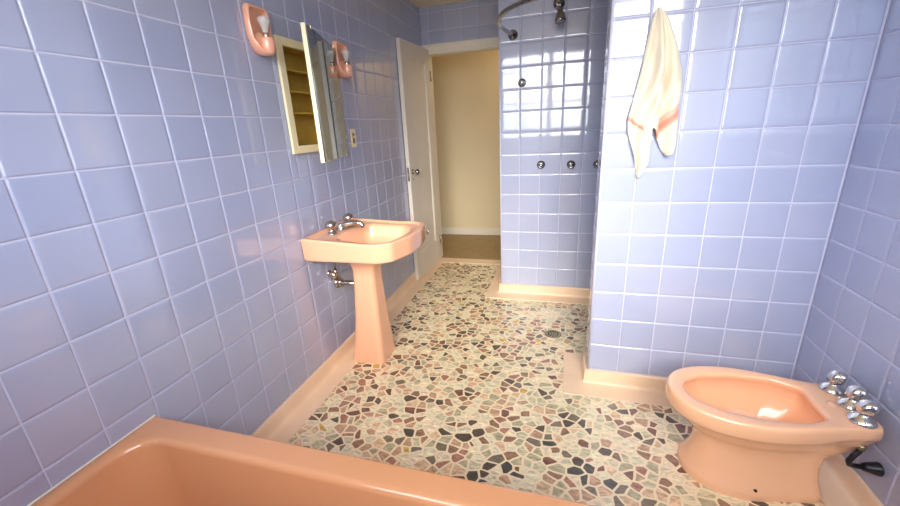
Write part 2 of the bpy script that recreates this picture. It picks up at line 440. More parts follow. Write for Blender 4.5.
mb = MB(); mb.box(WX0 + .01, WX1 - .01, y0 + .028, y0 + .032, WZ0 + .02, WZ1 - .02); wobj(mb, 'pane', M['glass'], 0)

# ------------------------------------------------------------------ door, swung open against the left wall
door = bpy.data.objects.new('door_1', None); COL.objects.link(door); door['kind'] = 'structure'
DW, DT, DH, DB = .615, .034, 2.072, .012
hinge = Vector((.076, 3.172, 0)); free = Vector((.038, 2.572, 0))
dd = (hinge - free).normalized()
door.location = free; door.rotation_euler = (0, 0, math.atan2(dd.y, dd.x))   # local +x runs to the hinge, local -y faces the room
DW = (hinge - free).length
mb = MB(); s, tr_, br, mr = .098, .115, .235, .0
# face at local y=0 , back at y=+DT ; stiles, rails and one sunk panel
mb.box(0, s, 0, DT, DB, DH); mb.box(DW - s, DW, 0, DT, DB, DH); mb.box(s, DW - s, 0, DT, DB, DB + br); mb.box(s, DW - s, 0, DT, DH - tr_, DH)
mb.obj('door_frame', M['door'], door, bevel=.002)
mb = MB(); mb.box(s, DW - s, .010, DT - .010, DB + br, DH - tr_)
mb.obj('door_panel', M['door'], door)
mb = MB(); c = .012
for (xa, xb, za, zb) in ((s, s + c, DB + br, DH - tr_), (DW - s - c, DW - s, DB + br, DH - tr_), (s, DW - s, DB + br, DB + br + c), (s, DW - s, DH - tr_ - c, DH - tr_)):
    mb.box(xa, xb, .003, .012, za, zb)
mb.obj('panel_moulding', M['door'], door, bevel=.003)
def knob(y, sgn):
    mb = MB(); mb.lathe([(.0, 0), (.024, 0), (.024, .003), (.009, .006), (.008, .028), (.016, .032), (.024, .040), (.026, .048), (.022, .056), (.010, .060), (0, .0605)], (.058, y, 1.02), (0, sgn, 0))
    return mb.obj('door_knob', M['oldchrome'], door)
knob(0, -1)
mb = MB(); mb.lathe([(0, 0), (.022, 0), (.022, .003), (.008, .005), (.0075, .018), (.017, .021), (.019, .026), (.010, .030), (0, .0302)], (.058, DT, 1.02), (0, 1, 0)); mb.obj('door_knob', M['oldchrome'], door)
mb = MB(); mb.box(-.0015, .0, .007, DT - .007, .945, 1.06); mb.obj('latch_plate', M['nickel'], door)
mb = MB(); mb.lathe([(0, 0), (.006, 0), (.006, .002), (0, .0025)], (.058, 0, .955), (0, -1, 0), n=12); mb.obj('keyhole', M['black'], door)
mb = MB()
mb.lathe([(.0, 0), (.0065, 0), (.0065, .09), (0, .09)], (DW + .006, -.004, 1.80), n=10)
mb.obj('hinge', M['nickel'], door)
mb = MB(); mb.lathe([(.0, 0), (.0065, 0), (.0065, .09), (0, .09)], (DW + .006, -.004, .20), n=10); mb.obj('hinge', M['nickel'], door)

# ------------------------------------------------------------------ outlines
def rounded(poly, r, seg=6):
    """round the corners of a ccw polygon; r one value or one per corner"""
    P = [Vector((x, y)) for x, y in poly]; n = len(P); out = []
    for i in range(n):
        a, b_, c_ = P[i - 1], P[i], P[(i + 1) % n]; rr = r[i] if isinstance(r, (list, tuple)) else r
        d1 = (a - b_).normalized(); d2 = (c_ - b_).normalized()
        ang = d1.angle(d2); t = min(rr / math.tan(ang / 2), (a - b_).length * .48, (c_ - b_).length * .48); rr = t * math.tan(ang / 2)
        cen = b_ + (d1 + d2).normalized() * (rr / math.sin(ang / 2)); s_, e_ = b_ + d1 * t - cen, b_ + d2 * t - cen
        a0 = math.atan2(s_.y, s_.x); da = math.atan2(e_.y, e_.x) - a0
        while da > PI: da -= 2 * PI
        while da < -PI: da += 2 * PI
        for k in range(seg + 1):
            q = a0 + da * k / seg; out.append((cen.x + rr * math.cos(q), cen.y + rr * math.sin(q)))
    return out
def radial(poly, c, n=96):
    """resample a star-shaped outline at n equal angles about c"""
    out = []
    m_ = len(poly)
    for k in range(n):
        a = 2 * PI * k / n; d = Vector((math.cos(a), math.sin(a))); best = None
        for i in range(m_):
            p, q = Vector(poly[i]) - Vector(c), Vector(poly[(i + 1) % m_]) - Vector(c); e_ = q - p
            den = d.x * e_.y - d.y * e_.x
            if abs(den) < 1e-12: continue
            t = (p.x * e_.y - p.y * e_.x) / den; u = (p.x * d.y - p.y * d.x) / den
            if t > 0 and -1e-6 <= u <= 1 + 1e-6 and (best is None or t > best): best = t
        out.append((c[0] + d.x * best, c[1] + d.y * best))
    return out
def lerp2(A, B, t): return [(a[0] + (b[0] - a[0]) * t, a[1] + (b[1] - a[1]) * t) for a, b in zip(A, B)]
def shrink(A, c, d):
    out = []
    for x, y in A:
        v = Vector((x - c[0], y - c[1])); L = v.length; v *= max(L - d, .0) / L; out.append((c[0] + v.x, c[1] + v.y))
    return out

# ------------------------------------------------------------------ bathtub
tubm = thing('bathtub', 'large salmon pink bathtub in the foreground against the left wall', 'bathtub', (.78, -.28, 0))
TX0, TX1, TY0, TY1, TZ = .001, 1.57, YF + .002, TUBY, .485
def rr_(x0, x1, y0, y1, r): return rounded([(x0, y0), (x1, y0), (x1, y1), (x0, y1)], r, 10)
mb = MB()
ox = .78; oy = -.28
def ring(o, z): return [(x - ox, y - oy, z) for x, y in o]
rs = [ring(rr_(TX0, TX1, TY0, TY1, .004), 0), ring(rr_(TX0, TX1, TY0, TY1, .004), TZ - .012), ring(rr_(TX0, TX1, TY0, TY1 - .001, .005), TZ - .006),
      ring(rr_(TX0 + .001, TX1 - .003, TY0 + .003, TY1 - .004, .008), TZ - .001), ring(rr_(TX0 + .002, TX1 - .008, TY0 + .006, TY1 - .010, .01), TZ)]
ix0, ix1, iy0, iy1 = TX0 + .034, TX1 - .07, TY0 + .06, TY1 - .076
for k in range(9):
    a = k / 8 * PI / 2; off = .022 * math.sin(a); dz = .022 * (1 - math.cos(a))
    rs.append(ring(rr_(ix0 - .010 + off, ix1 + .010 - off, iy0 - .010 + off, iy1 + .010 - off, .105 - .3 * off), TZ - dz))
for z, i, r in ((.40, .024, .11), (.30, .040, .13), (.20, .058, .14), (.15, .075, .15), (.122, .105, .15), (.110, .15, .12)):
    rs.append(ring(rr_(ix0 + i, ix1 - i * 1.3, iy0 + i, iy1 - i, r), z))
mb.rings(rs)
o = mb.obj('tub_body', M['tub'], tubm); o.data.set_sharp_from_angle(angle=math.radians(60))
mb = MB(); mb.box(TX0 - ox, TX0 + .0055 - ox, TY0 - oy, TUBY - .002 - oy, TZ - .0005, TZ + .0055); mb.obj('caulk_bead', M['caulk'], tubm, bevel=.002)

# ------------------------------------------------------------------ wash basin on its pedestal
SY = 1.295
sink = thing('pedestal_sink', 'salmon pink pedestal sink on the left wall with chrome taps', 'sink', (.2, SY, 0))
sc_ = (.30, 1.30)
outer = radial(rounded([(.002, 1.034), (.430, 1.038), (.500, 1.080), (.552, 1.235), (.556, 1.39), (.532, 1.52), (.470, 1.565), (.002, 1.55)],
                       [.006, .03, .03, .25, .25, .04, .04, .006]), sc_)
inner = radial(rounded([(.030, 1.060), (.425, 1.066), (.480, 1.105), (.523, 1.245), (.526, 1.38), (.505, 1.50), (.452, 1.535), (.030, 1.525)],
                       [.01, .05, .06, .25, .25, .06, .05, .01]), sc_)
bowl = radial(rounded([(.150, 1.120), (.40, 1.110), (.455, 1.150), (.483, 1.26), (.486, 1.36), (.468, 1.44), (.41, 1.492), (.155, 1.475)],
                      [.06, .07, .06, .2, .2, .06, .07, .06]), sc_)
def up(x): return .020 * max(0, 1 - x / .36) ** 1.1
RZ = .838
def sring(o, z, lift=1.): return [(x - .2, y - SY, z + up(x) * lift) for x, y in o]
rs = []
cen_under = (.24, SY)
under = radial(rounded([(.02, 1.10), (.40, 1.09), (.50, 1.25), (.50, 1.36), (.42, 1.50), (.02, 1.50)], .06), sc_)
rs.append(sring(lerp2([sc_] * 96, under, .45), .700, 0)); rs.append(sring(under, .722, 0))
rs.append(sring(shrink(outer, sc_, .012), .733, 0)); rs.append(sring(shrink(outer, sc_, .006), .737, 0)); rs.append(sring(shrink(outer, sc_, .0045), .745, 0))
rs.append(sring(shrink(outer, sc_, .001), RZ - .014)); rs.append(sring(outer, RZ - .007)); rs.append(sring(shrink(outer, sc_, .0015), RZ - .002)); rs.append(sring(shrink(outer, sc_, .006), RZ))
rs.append(sring(lerp2(outer, inner, .72), RZ)); rs.append(sring(lerp2(outer, inner, .9), RZ - .002)); rs.append(sring(inner, RZ - .009)); rs.append(sring(lerp2(inner, bowl, .25), RZ - .0115))
rs.append(sring(lerp2(inner, bowl, .8), RZ - .0125)); rs.append(sring(bowl, RZ - .016)); rs.append(sring(shrink(bowl, sc_, .007), RZ - .026, .6))
rs.append(sring(shrink(bowl, sc_, .018), RZ - .06, .2)); rs.append(sring(shrink(bowl, sc_, .032), RZ - .10, 0)); rs.append(sring(lerp2(bowl, [(.27, SY)] * 96, .38), RZ - .124, 0))
rs.append(sring(lerp2(bowl, [(.27, SY)] * 96, .62), RZ - .132, 0)); rs.append(sring(lerp2(bowl, [(.27, SY)] * 96, .88), RZ - .136, 0))
mb = MB(); mb.rings(rs)
basin = mb.obj('basin', M['porcelain'], sink); basin.data.set_sharp_from_angle(angle=math.radians(70))
mb = MB(); mb.lathe([(0, 0), (.022, 0), (.022, .002), (.016, .003), (.012, .001), (0, .001)], (.27 - .2, 0, RZ - .1362)); mb.obj('basin_drain', M['chrome'], sink)
mb = MB()
for k in range(3):
    yy = 1.507 + k * .017
    mb.tube([(.545 - .0045 * k ** 2 - .2 + .002, yy - SY, .765), (.549 - .0045 * k ** 2 - .2 + .002, yy - SY + .003, .80)], .004, 8)
mb.obj('towel_bar_slot', M['nickel'], sink)
# pedestal
def ped(cx, hx, hy, z, r): return [(x - .2, y - SY + .045 * (1 - z / .72), z) for x, y in radial(rounded([(cx - hx, SY - hy), (cx + hx, SY - hy), (cx + hx, SY + hy), (cx - hx, SY + hy)], r), (cx, SY), 64)]
rs = [ped(.185, .110, .110, 0, .03), ped(.186, .109, .109, .01, .03), ped(.188, .105, .106, .04, .03), ped(.198, .094, .094, .15, .03),
      ped(.208, .082, .081, .30, .03), ped(.216, .074, .072, .45, .028), ped(.222, .069, .066, .56, .026), ped(.226, .070, .066, .61, .026), ped(.228, .078, .074, .65, .028), ped(.23, .091, .088, .68, .03), ped(.23, .098, .096, .70, .03), ped(.23, .098, .096, .715, .03)]
mb = MB(); mb.rings(rs); o = mb.obj('pedestal', M['porcelain'], sink); o.data.set_sharp_from_angle(angle=math.radians(60))
# taps
def sh(p): return (p[0] - .2, p[1] - SY, p[2])
DZK = RZ + .007; KS = 1.22
for yy in (1.205, 1.395):
    mb = MB(); mb.lathe([(0, 0), (.027, 0), (.026, .004), (.021, .011), (.015, .016), (.012, .026), (.012, .030), (0, .031)], sh((.088, yy, DZK - .004))); h = mb.obj('tap_base', M['pewter'], sink)
    mb = MB(); mb.lathe([(a_ * KS, b_ * KS) for a_, b_ in [(0, 0), (.012, 0), (.020, .005), (.0255, .014), (.027, .022), (.0255, .030), (.019, .038), (.009, .043), (0, .044)]], sh((.088, yy, DZK + .020))); mb.obj('tap_knob', M['pewter'], h)
mb = MB()
mb.lathe([(0, 0), (.026, 0), (.025, .006), (.020, .014), (.0185, .03), (.015, .038), (0, .042)], sh((.088, 1.300, DZK - .004)))
mb.tube([sh(p) for p in ((.088, 1.300, DZK + .018), (.12, 1.305, DZK + .027), (.155, 1.312, DZK + .034), (.185, 1.318, DZK + .036), (.208, 1.322, DZK + .030), (.218, 1.324, DZK + .016), (.219, 1.324, DZK + .008))],
        [.018, .017, .0155, .0145, .014, .0135, .013])
mb.obj('spout', M['pewter'], sink)
mb = MB(); mb.lathe([(0, 0), (.003, 0), (.003, .04), (.007, .043), (.008, .05), (.005, .056), (0, .057)], sh((.055, 1.30, DZK))); mb.obj('lift_rod', M['chrome'], sink)

# plumbing below the sink
dp = thing('drain_pipe', 'dull metal drain pipe running from the wall to the sink pedestal', 'pipe', (0, 1.315, .50))
mb = MB(); mb.lathe([(0, .0005), (.036, .0005), (.036, .006), (.031, .015), (.022, .020), (0, .020)], (0, 0, 0), (1, 0, 0)); mb.obj('wall_flange', M['nickel'], dp)
mb = MB(); mb.tube([(.003, 0, 0), (.05, 0, 0), (.085, 0, 0), (.135, -.005, 0)], .016); mb.lathe([(.022, .015), (.024, .02), (.024, .032), (.019, .036)], (0, 0, 0), (1, 0, 0)); mb.obj('pipe', M['nickel'], dp)
def stop(y, z, label):
    sv = thing('stop_valve', label, 'valve', (0, y, z), None)
    mb = MB(); mb.lathe([(0, .0005), (.020, .0005), (.019, .004), (.010, .009), (.0085, .04), (0, .04)], (0, 0, 0), (1, 0, 0)); mb.obj('wall_flange', M['nickel'], sv)
    mb = MB(); mb.lathe([(0, -.018), (.012, -.018), (.0135, 0), (.012, .02), (.008, .026), (0, .026)], (.045, 0, 0), (0, 0, 1)); mb.lathe([(.006, 0), (.006, .03)], (.045, 0, 0), (0, -1, 0)); mb.obj('valve_body', M['nickel'], sv)
    mb = MB(); mb.lathe([(0, 0), (.014, 0), (.023, .004), (.024, .012), (.016, .019), (0, .020)], (.045, -.026, 0), (0, -1, 0)); mb.obj('valve_knob', M['nickel'], sv)
    mb = MB(); mb.tube([(.045, 0, .02), (.046, 0, .06), (.055, .0, .11), (.06, 0, .735 - z - .02)], .0055, 10); mb.obj('riser_tube', M['oldchrome'], sv)
stop(1.245, .585, 'small dull metal stop valve on the tiled wall below the sink')

# ------------------------------------------------------------------ medicine cabinet
cab = thing('medicine_cabinet', 'cream metal medicine cabinet with mirror door standing open', 'cabinet', (0, 1.355, 1.30))
cl = Vector((0, 1.355, 1.30))
def cbox(mb, x0, x1, y0, y1, z0, z1): mb.box(x0 - cl.x, x1 - cl.x, y0 - cl.y, y1 - cl.y, z0 - cl.z, z1 - cl.z)
fy0, fy1, fz0, fz1 = 1.092, 1.612, 1.286, 1.826
oy0, oy1, oz0, oz1 = 1.138, 1.570, 1.325, 1.788
mb = MB()
cbox(mb, .0015, .016, fy0, oy0, fz0, fz1); cbox(mb, .0015, .016, oy1, fy1, fz0, fz1); cbox(mb, .0015, .016, oy0, oy1, fz0, oz0); cbox(mb, .0015, .016, oy0, oy1, oz1, fz1)
mb.obj('cabinet_frame', M['cream'], cab, bevel=.004)
mb = MB(); dpt = -.098; q = .006
cbox(mb, dpt, dpt + .004, oy0 - q, oy1 + q, oz0 - q, oz1 + q)
cbox(mb, dpt, .0015, oy0 - q, oy0, oz0 - q, oz1 + q); cbox(mb, dpt, .0015, oy1, oy1 + q, oz0 - q, oz1 + q)
cbox(mb, dpt, .0015, oy0, oy1, oz0 - q, oz0); cbox(mb, dpt, .0015, oy0, oy1, oz1, oz1 + q)
mb.obj('cabinet_box', M['cabinside'], cab)
for z in (1.487, 1.590, 1.690):
    mb = MB(); cbox(mb, dpt + .005, -.012, oy0 + .001, oy1 - .001, z - .0035, z + .0035); mb.obj('shelf', M['cabinside'], cab)
# door leaf: hinged on the far side
hg = Vector((.022, 1.603, 0)); fr = Vector((.206, 1.058, 0)); ax = (fr - hg).normalized(); wd = (fr - hg).length
leaf = bpy.data.objects.new('cabinet_door', None)
mb = MB(); dz0, dz1 = 1.243 - cl.z, 1.846 - cl.z; t = .020
# local frame: u from hinge to free edge, n = mirror side (towards the far end)
nn = Vector((-ax.y, ax.x, 0)); nn = nn if nn.x > 0 else -nn
def lbox(mb, u0, u1, n0, n1, z0, z1):
    vs = []
    for z in (z0, z1):
        for n_ in (n0, n1):
            for u in (u0, u1):
                p = hg + ax * u + nn * n_; vs.append((p.x - cl.x, p.y - cl.y, z))
    mb.add(vs, [(0, 2, 3, 1), (4, 5, 7, 6), (0, 1, 5, 4), (2, 6, 7, 3), (0, 4, 6, 2), (1, 3, 7, 5)])
lbox(mb, 0, wd, -t, -.0001, dz0, dz1); leaf = mb.obj('cabinet_door', M['cream'], cab, bevel=.0015)
mb = MB(); lbox(mb, .003, wd - .003, .0, .005, dz0 + .003, dz1 - .003); mb.obj('mirror', M['mirror'], leaf, bevel=.0015)
for u, z in ((.07, dz0), (wd - .07, dz0), (.07, dz1 - .012), (wd - .07, dz1 - .012)):
    mb = MB(); lbox(mb, u - .008, u + .008, .0045, .0075, z, z + .012); mb.obj('mirror_clip', M['brass'], leaf)

# ------------------------------------------------------------------ wall sconces
def sconce(label, loc):
    s = thing('wall_sconce', label, 'wall lamp', loc, 'pink porcelain wall lamps')
    # back plate outline (y, z): pointed arch growing into the rounded cup below
    pl = [(-.062, .098), (.062, .098), (.070, .03), (.064, -.03), (.048, -.075), (.026, -.096), (0, -.102), (-.026, -.096), (-.048, -.075), (-.064, -.03), (-.070, .03)]
    pl = radial(rounded(pl[::-1], [.08, .05, .05, .05, .05, .05, .05, .05, .08, .018, .018], 5), (0, 0), 72)
    rs = []
    for x, f in ((.001, .94), (.004, .985), (.012, 1.), (.022, .99), (.030, .955), (.033, .90), (.031, .84), (.022, .80), (.014, .74), (.012, .5), (.012, .12)):
        rs.append([(x + (.022 * max(0, -(z + .04) / .06) if x > .01 else 0), y * f, z * f) for y, z in pl])
    mb = MB(); mb.rings(rs)
    mb.lathe([(0, -.098), (.018, -.096), (.026, -.088), (.0295, -.072), (.0305, -.055), (.0305, -.036), (.029, -.030), (.026, -.030), (.0235, -.036), (.023, -.05), (0, -.05)], (.050, 0, 0), (0, 0, 1))
    mb.obj('porcelain_body', M['sconce'], s)
    mb = MB(); mb.lathe([(0, -.038), (.0125, -.038), (.0125, 0), (.010, .004), (0, .004)], (.050, 0, -.012)); base = mb.obj('lamp_socket', M['nickel'], s)
    mb = MB(); mb.lathe([(0, -.012), (.0105, -.010), (.0115, .002), (.0150, .016), (.0215, .032), (.0262, .045), (.0265, .053), (.0215, .060), (.010, .0635), (0, .064)], (.050, 0, -.010)); mb.obj('light_bulb', M['bulb'], s)
    return s
s1 = sconce('pink porcelain wall lamp left of the medicine cabinet, close to it', (0, .990, 1.818))
dup(s1, (0, 1.668, 1.792), 'pink porcelain wall lamp just beyond the mirror door')

# switch plate
sw = thing('light_switch', 'narrow cream switch plate on the left wall above the sink', 'light switch', (0, 1.722, 1.342))
mb = MB(); mb.box(.0005, .006, -.031, .031, -.058, .058); mb.obj('switch_plate', M['cream'], sw, bevel=.003)
mb = MB(); mb.box(.006, .0068, -.013, .013, -.032, .032); tg = mb.obj('switch_recess', M['nickel'], sw)
mb = MB(); mb.box(.006, .018, -.005, .005, .000, .012); mb.obj('toggle', M['cream'], sw, bevel=.002)

# ------------------------------------------------------------------ shower fittings
cr_ = thing('curtain_rod', 'curved metal shower curtain rod fixed to the shower wall', 'curtain rod', (.947, YS, 1.969))
mb = MB(); mb.lathe([(0, .0005), (.034, .0005), (.034, .004), (.030, .010), (.018, .016), (.0165, .022), (0, .022)], (0, 0, 0), (0, -1, 0)); mb.obj('wall_flange', M['oldchrome'], cr_)
pts = [(.947, 2.426, 1.969), (.938, 2.37, 1.969), (.918, 2.27, 1.97), (.905, 2.18, 1.97), (.902, 2.10, 1.97), (.910, 2.02, 1.97), (.930, 1.93, 1.97), (.965, 1.84, 1.97), (1.02, 1.755, 1.97), (1.10, 1.68, 1.97), (1.20, 1.625, 1.97), (1.32, 1.59, 1.97), (1.42, 1.575, 1.97), (1.51, 1.555, 1.97), (1.555, 1.52, 1.97), (1.565, 1.475, 1.97)]
# smooth the bend with Catmull-Rom points
sm = []
for i in range(len(pts) - 1):
    p0, p1, p2, p3 = [Vector(pts[min(max(i + k, 0), len(pts) - 1)]) for k in (-1, 0, 1, 2)]
    for k in range(4):
        t_ = k / 4; sm.append(.5 * ((2 * p1) + (p2 - p0) * t_ + (2 * p0 - 5 * p1 + 4 * p2 - p3) * t_ * t_ + (3 * p1 - p0 - 3 * p2 + p3) * t_ ** 3))
sm.append(Vector(pts[-1])); c0 = Vector((.947, YS, 1.969))
mb = MB(); mb.tube([p - c0 for p in sm], .0135, 14); mb.obj('rod', M['rod'], cr_)
mb = MB(); mb.lathe([(0, .0005), (.034, .0005), (.034, .004), (.030, .010), (.018, .016), (0, .016)], (1.565 - .947, YMB - YS, .001), (0, 1, 0)); mb.obj('wall_flange', M['oldchrome'], cr_)

sh_ = thing('showerhead', 'dark chrome shower head on a short arm, high on the shower wall', 'shower head', (1.252, YS, 2.125))
mb = MB(); mb.lathe([(0, .0005), (.038, .0005), (.038, .005), (.030, .014), (.015, .020), (0, .020)], (0, 0, 0), (0, -1, 0)); mb.obj('wall_flange', M['oldchrome'], sh_)
mb = MB(); mb.tube([(0, -.002, 0), (.003, -.05, .004), (.006, -.09, -.004), (.008, -.118, -.026), (.010, -.130, -.052)], .0125); mb.obj('shower_arm', M['oldchrome'], sh_)
mb = MB(); d = Vector((.06, -.30, -.95))
mb.lathe([(0, -.012), (.012, -.010), (.018, 0), (.020, .012), (.015, .020), (.019, .026), (.024, .034), (.031, .060), (.034, .078), (.034, .088), (.029, .090), (0, .090)], (.010, -.130, -.058), d); mb.obj('spray_head', M['oldchrome'], sh_)
def handle(loc, label, r=.031):
    h = thing('wall_tap', label, 'shower tap', loc, 'round shower taps')
    k = r / .031
    mb = MB(); mb.lathe([(0, .0005), (.031 * k, .0005), (.030 * k, .005), (.020 * k, .012), (.012 * k, .015), (.011 * k, .03), (0, .03)], (0, 0, 0), (0, -1, 0)); mb.obj('escutcheon', M['oldchrome'], h)
    mb = MB(); mb.lathe([(0, .026), (.013 * k, .026), (.022 * k, .032), (.0235 * k, .042), (.021 * k, .052), (.013 * k, .056), (.011 * k, .052), (0, .052)], (0, 0, 0), (0, -1, 0)); kb = mb.obj('tap_knob', M['oldchrome'], h)
    mb = MB(); mb.lathe([(0, .050), (.009 * k, .050), (.009 * k, .0555), (0, .0565)], (0, 0, 0), (0, -1, 0), n=16); mb.obj('index_button', M['chrome'], kb)
    return h
h1 = handle((1.158, YS, 1.076), 'round chrome shower tap, the leftmost of three in a row')
dup(h1, (1.375, YS, 1.072), 'round chrome shower tap, middle of three, in full view nearest the corner edge')
dup(h1, (1.560, YS, 1.068), 'round chrome shower tap mostly hidden behind the edge of the partition')
dv = thing('diverter_knob', 'small round chrome knob below the curtain rod flange', 'knob', (1.012, YS, 1.657))
mb = MB(); mb.lathe([(0, .0005), (.029, .0005), (.028, .005), (.018, .010), (0, .010)], (0, 0, 0), (0, -1, 0)); mb.obj('escutcheon', M['oldchrome'], dv)
mb = MB(); mb.lathe([(0, .009), (.010, .009), (.016, .016), (.016, .03), (.010, .035), (0, .036)], (0, 0, 0), (0, -1, 0)); mb.obj('turn_knob', M['chrome'], dv)

fd = thing('floor_drain', 'round brass drain set in the mosaic shower floor', 'drain', (1.296, 1.803, 0))
mb = MB(); mb.lathe([(0, .0003), (.056, .0003), (.056, .002), (.050, .003), (.046, .0022), (0, .0022)]); mb.obj('drain_rim', M['drainbrass'], fd)
mb = MB()
for k in range(12):
    a = 2 * PI * k / 12; mb.lathe([(0, .0020), (.006, .0020), (.006, .0026), (0, .0026)], (.032 * math.cos(a), .032 * math.sin(a), 0), n=10)
for k in range(5):
    a = 2 * PI * k / 5; mb.lathe([(0, .0020), (.005, .0020), (.005, .0026), (0, .0026)], (.014 * math.cos(a), .014 * math.sin(a), 0), n=10)
mb.obj('grate_hole', M['black'], fd)

# ------------------------------------------------------------------ bidet
BY = .848
bd = thing('bidet', 'salmon pink porcelain bidet beside the right wall', 'bidet', (2.05, BY, 0))
bc = (2.03, BY)
def egg(x0, x1, hf, hb, e_=2.2, n=96):
    """front at x0 is round, back at x1 squared off; hf/hb half widths"""
    pts = []
    xm = x0 + (x1 - x0) * .42
    for k in range(41):
        a = PI / 2 + PI * k / 40
        pts.append((xm + (xm - x0) * math.copysign(abs(math.cos(a)) ** (2 / e_), math.cos(a)), BY + hf * math.copysign(abs(math.sin(a)) ** (2 / e_), math.sin(a))))
    for k in range(1, 12):
        t = k / 12; w = hf + (hb - hf) * (3 * t * t - 2 * t ** 3); pts.append((xm + (x1 - .02 - xm) * t, BY - w))
    pts += [(x1 - .02, BY - hb), (x1, BY - hb + .02), (x1, BY + hb - .02), (x1 - .02, BY + hb)]
    for k in range(11, 0, -1):
        t = k / 12; w = hf + (hb - hf) * (3 * t * t - 2 * t ** 3); pts.append((xm + (x1 - .02 - xm) * t, BY + w))
    return radial(pts, bc, n)
rim = egg(1.752, 2.380, .182, .120); BZ = .362
mouth = radial(rounded([(2.232, BY - .088), (2.232, BY + .088), (2.15, BY + .125), (2.02, BY + .132), (1.90, BY + .110), (1.825, BY + .06), (1.808, BY), (1.825, BY - .06), (1.90, BY - .110), (2.02, BY - .132), (2.15, BY - .125)],
                       [.03, .03, .08, .12, .1, .08, .08, .08, .1, .12, .08]), bc)
foot = egg(1.832, 2.280, .146, .108); neck = egg(1.868, 2.262, .100, .088); under_ = egg(1.815, 2.33, .14, .10)
def br_(o, z): return [(x - 2.05, y - BY, z) for x, y in o]
def sag(o, z, a):   # underside of the rim dips to the front
    return [(x - 2.05, y - BY, z - a * max(0, (2.39 - x) / .64)) for x, y in o]
def deck(o, z, a):   # towards the wall the slab is thinner: its underside rises
    return [(x - 2.05, y - BY, z + a * min(1, max(0, (x - 2.20) / .10))) for x, y in o]
rs = [br_(foot, 0), br_(foot, .026), br_(shrink(foot, bc, .004), .032), br_(lerp2(foot, neck, .35), .050), br_(lerp2(foot, neck, .75), .085), br_(neck, .14), br_(lerp2(neck, under_, .12), .19),
      br_(lerp2(neck, under_, .40), .212), br_(lerp2(neck, under_, .75), .226), br_(lerp2(neck, under_, 1.), .246), br_(lerp2(under_, rim, .25), .268), br_(lerp2(under_, rim, .5), .280), deck(lerp2(under_, rim, .70), .286, .016), deck(shrink(rim, bc, .010), .292, .018), deck(shrink(rim, bc, .003), .299, .018), deck(rim, .308, .018), br_(rim, BZ - .018), br_(shrink(rim, bc, .002), BZ - .009), br_(shrink(rim, bc, .007), BZ - .002), br_(shrink(rim, bc, .013), BZ),
      br_(lerp2(rim, mouth, .88), BZ - .002), br_(mouth, BZ - .006), br_(shrink(mouth, bc, .003), BZ - .014), br_(shrink(mouth, bc, -.002), BZ - .030), br_(shrink(mouth, bc, -.012), BZ - .045), br_(shrink(mouth, bc, -.004), BZ - .09), br_(lerp2(mouth, [bc] * 96, .16), BZ - .145), br_(lerp2(mouth, [bc] * 96, .40), BZ - .185), br_(lerp2(mouth, [bc] * 96, .65), BZ - .205), br_(lerp2(mouth, [bc] * 96, .92), BZ - .21)]
mb = MB(); mb.rings(rs); o = mb.obj('bowl', M['bidet'], bd); o.data.set_sharp_from_angle(angle=math.radians(75))
for x, y in ((2.330, BY + .092), (2.340, BY + .004), (2.325, BY - .078)):
    mb = MB(); mb.lathe([(0, 0), (.039, 0), (.0385, .004), (.034, .012), (.023, .021), (.014, .027), (.012, .034), (0, .035)], (x - 2.05, y - BY, BZ - .001)); hb_ = mb.obj('tap_base', M['chrome'], bd)
    mb = MB()
    n_ = 40; rs = []
    for r, h in ((.0, .029), (.012, .029), (.020, .032), (.027, .040), (.0305, .052), (.031, .062), (.028, .073), (.020, .082), (.010, .087), (0, .088)):
        rr2 = lambda j: max(r * .86, 1e-5) * (1 + (.06 if .02 < r else .01) * math.cos(5 * 2 * PI * j / n_))
        rs.append([((x - 2.05) + .008 * (h - .03) / .04 + rr2(j) * math.cos(2 * PI * j / n_), (y - BY) + rr2(j) * math.sin(2 * PI * j / n_), BZ + .004 + h * .88) for j in range(n_)])
    mb.rings(rs); kn = mb.obj('tap_knob', M['chrome'], hb_)
mb = MB(); a = Vector((-.25, -1, .25)).normalized(); mb.lathe([(0, -.004), (.006, -.004), (.006, .003), (0, .0035)], (2.05 - 2.05, -.1335, .040), a, n=14); mb.obj('bolt_hole', M['black'], bd)
# worn patch where a fitting was removed from the deck
mb = MB(); mb.lathe([(0, 0), (.020, 0), (.019, .0012), (.012, .0016), (0, .0016)], (2.285 - 2.05, .0, BZ - .0018), n=24); mb.obj('deck_cover', M['porcelain'], bd)

hs_ = thing('water_hose', 'black water supply hose from bidet to the right wall', 'hose', (XR, .755, .186))
mb = MB(); mb.lathe([(0, .0005), (.022, .0005), (.0235, .004), (.022, .010), (.017, .034), (.013, .047), (0, .047)], (0, 0, 0), (-1, 0, 0)); mb.obj('wall_flange', M['dark'], hs_)
mb = MB(); mb.tube([(-.045, 0, .0), (-.072, -.004, .002), (-.092, -.010, .010), (-.100, -.014, .028), (-.092, -.014, .050), (-.080, -.010, .066), (-.074, -.008, .082), (-.072, -.006, .098)], .0085, 12)
mb.obj('hose', M['dark'], hs_)
mb = MB(); mb.lathe([(.009, 0), (.014, .002), (.014, .018), (.009, .02)], (-.074, -.008, .078), (0, 0, 1), n=6); mb.obj('hose_nut', M['drainbrass'], hs_)

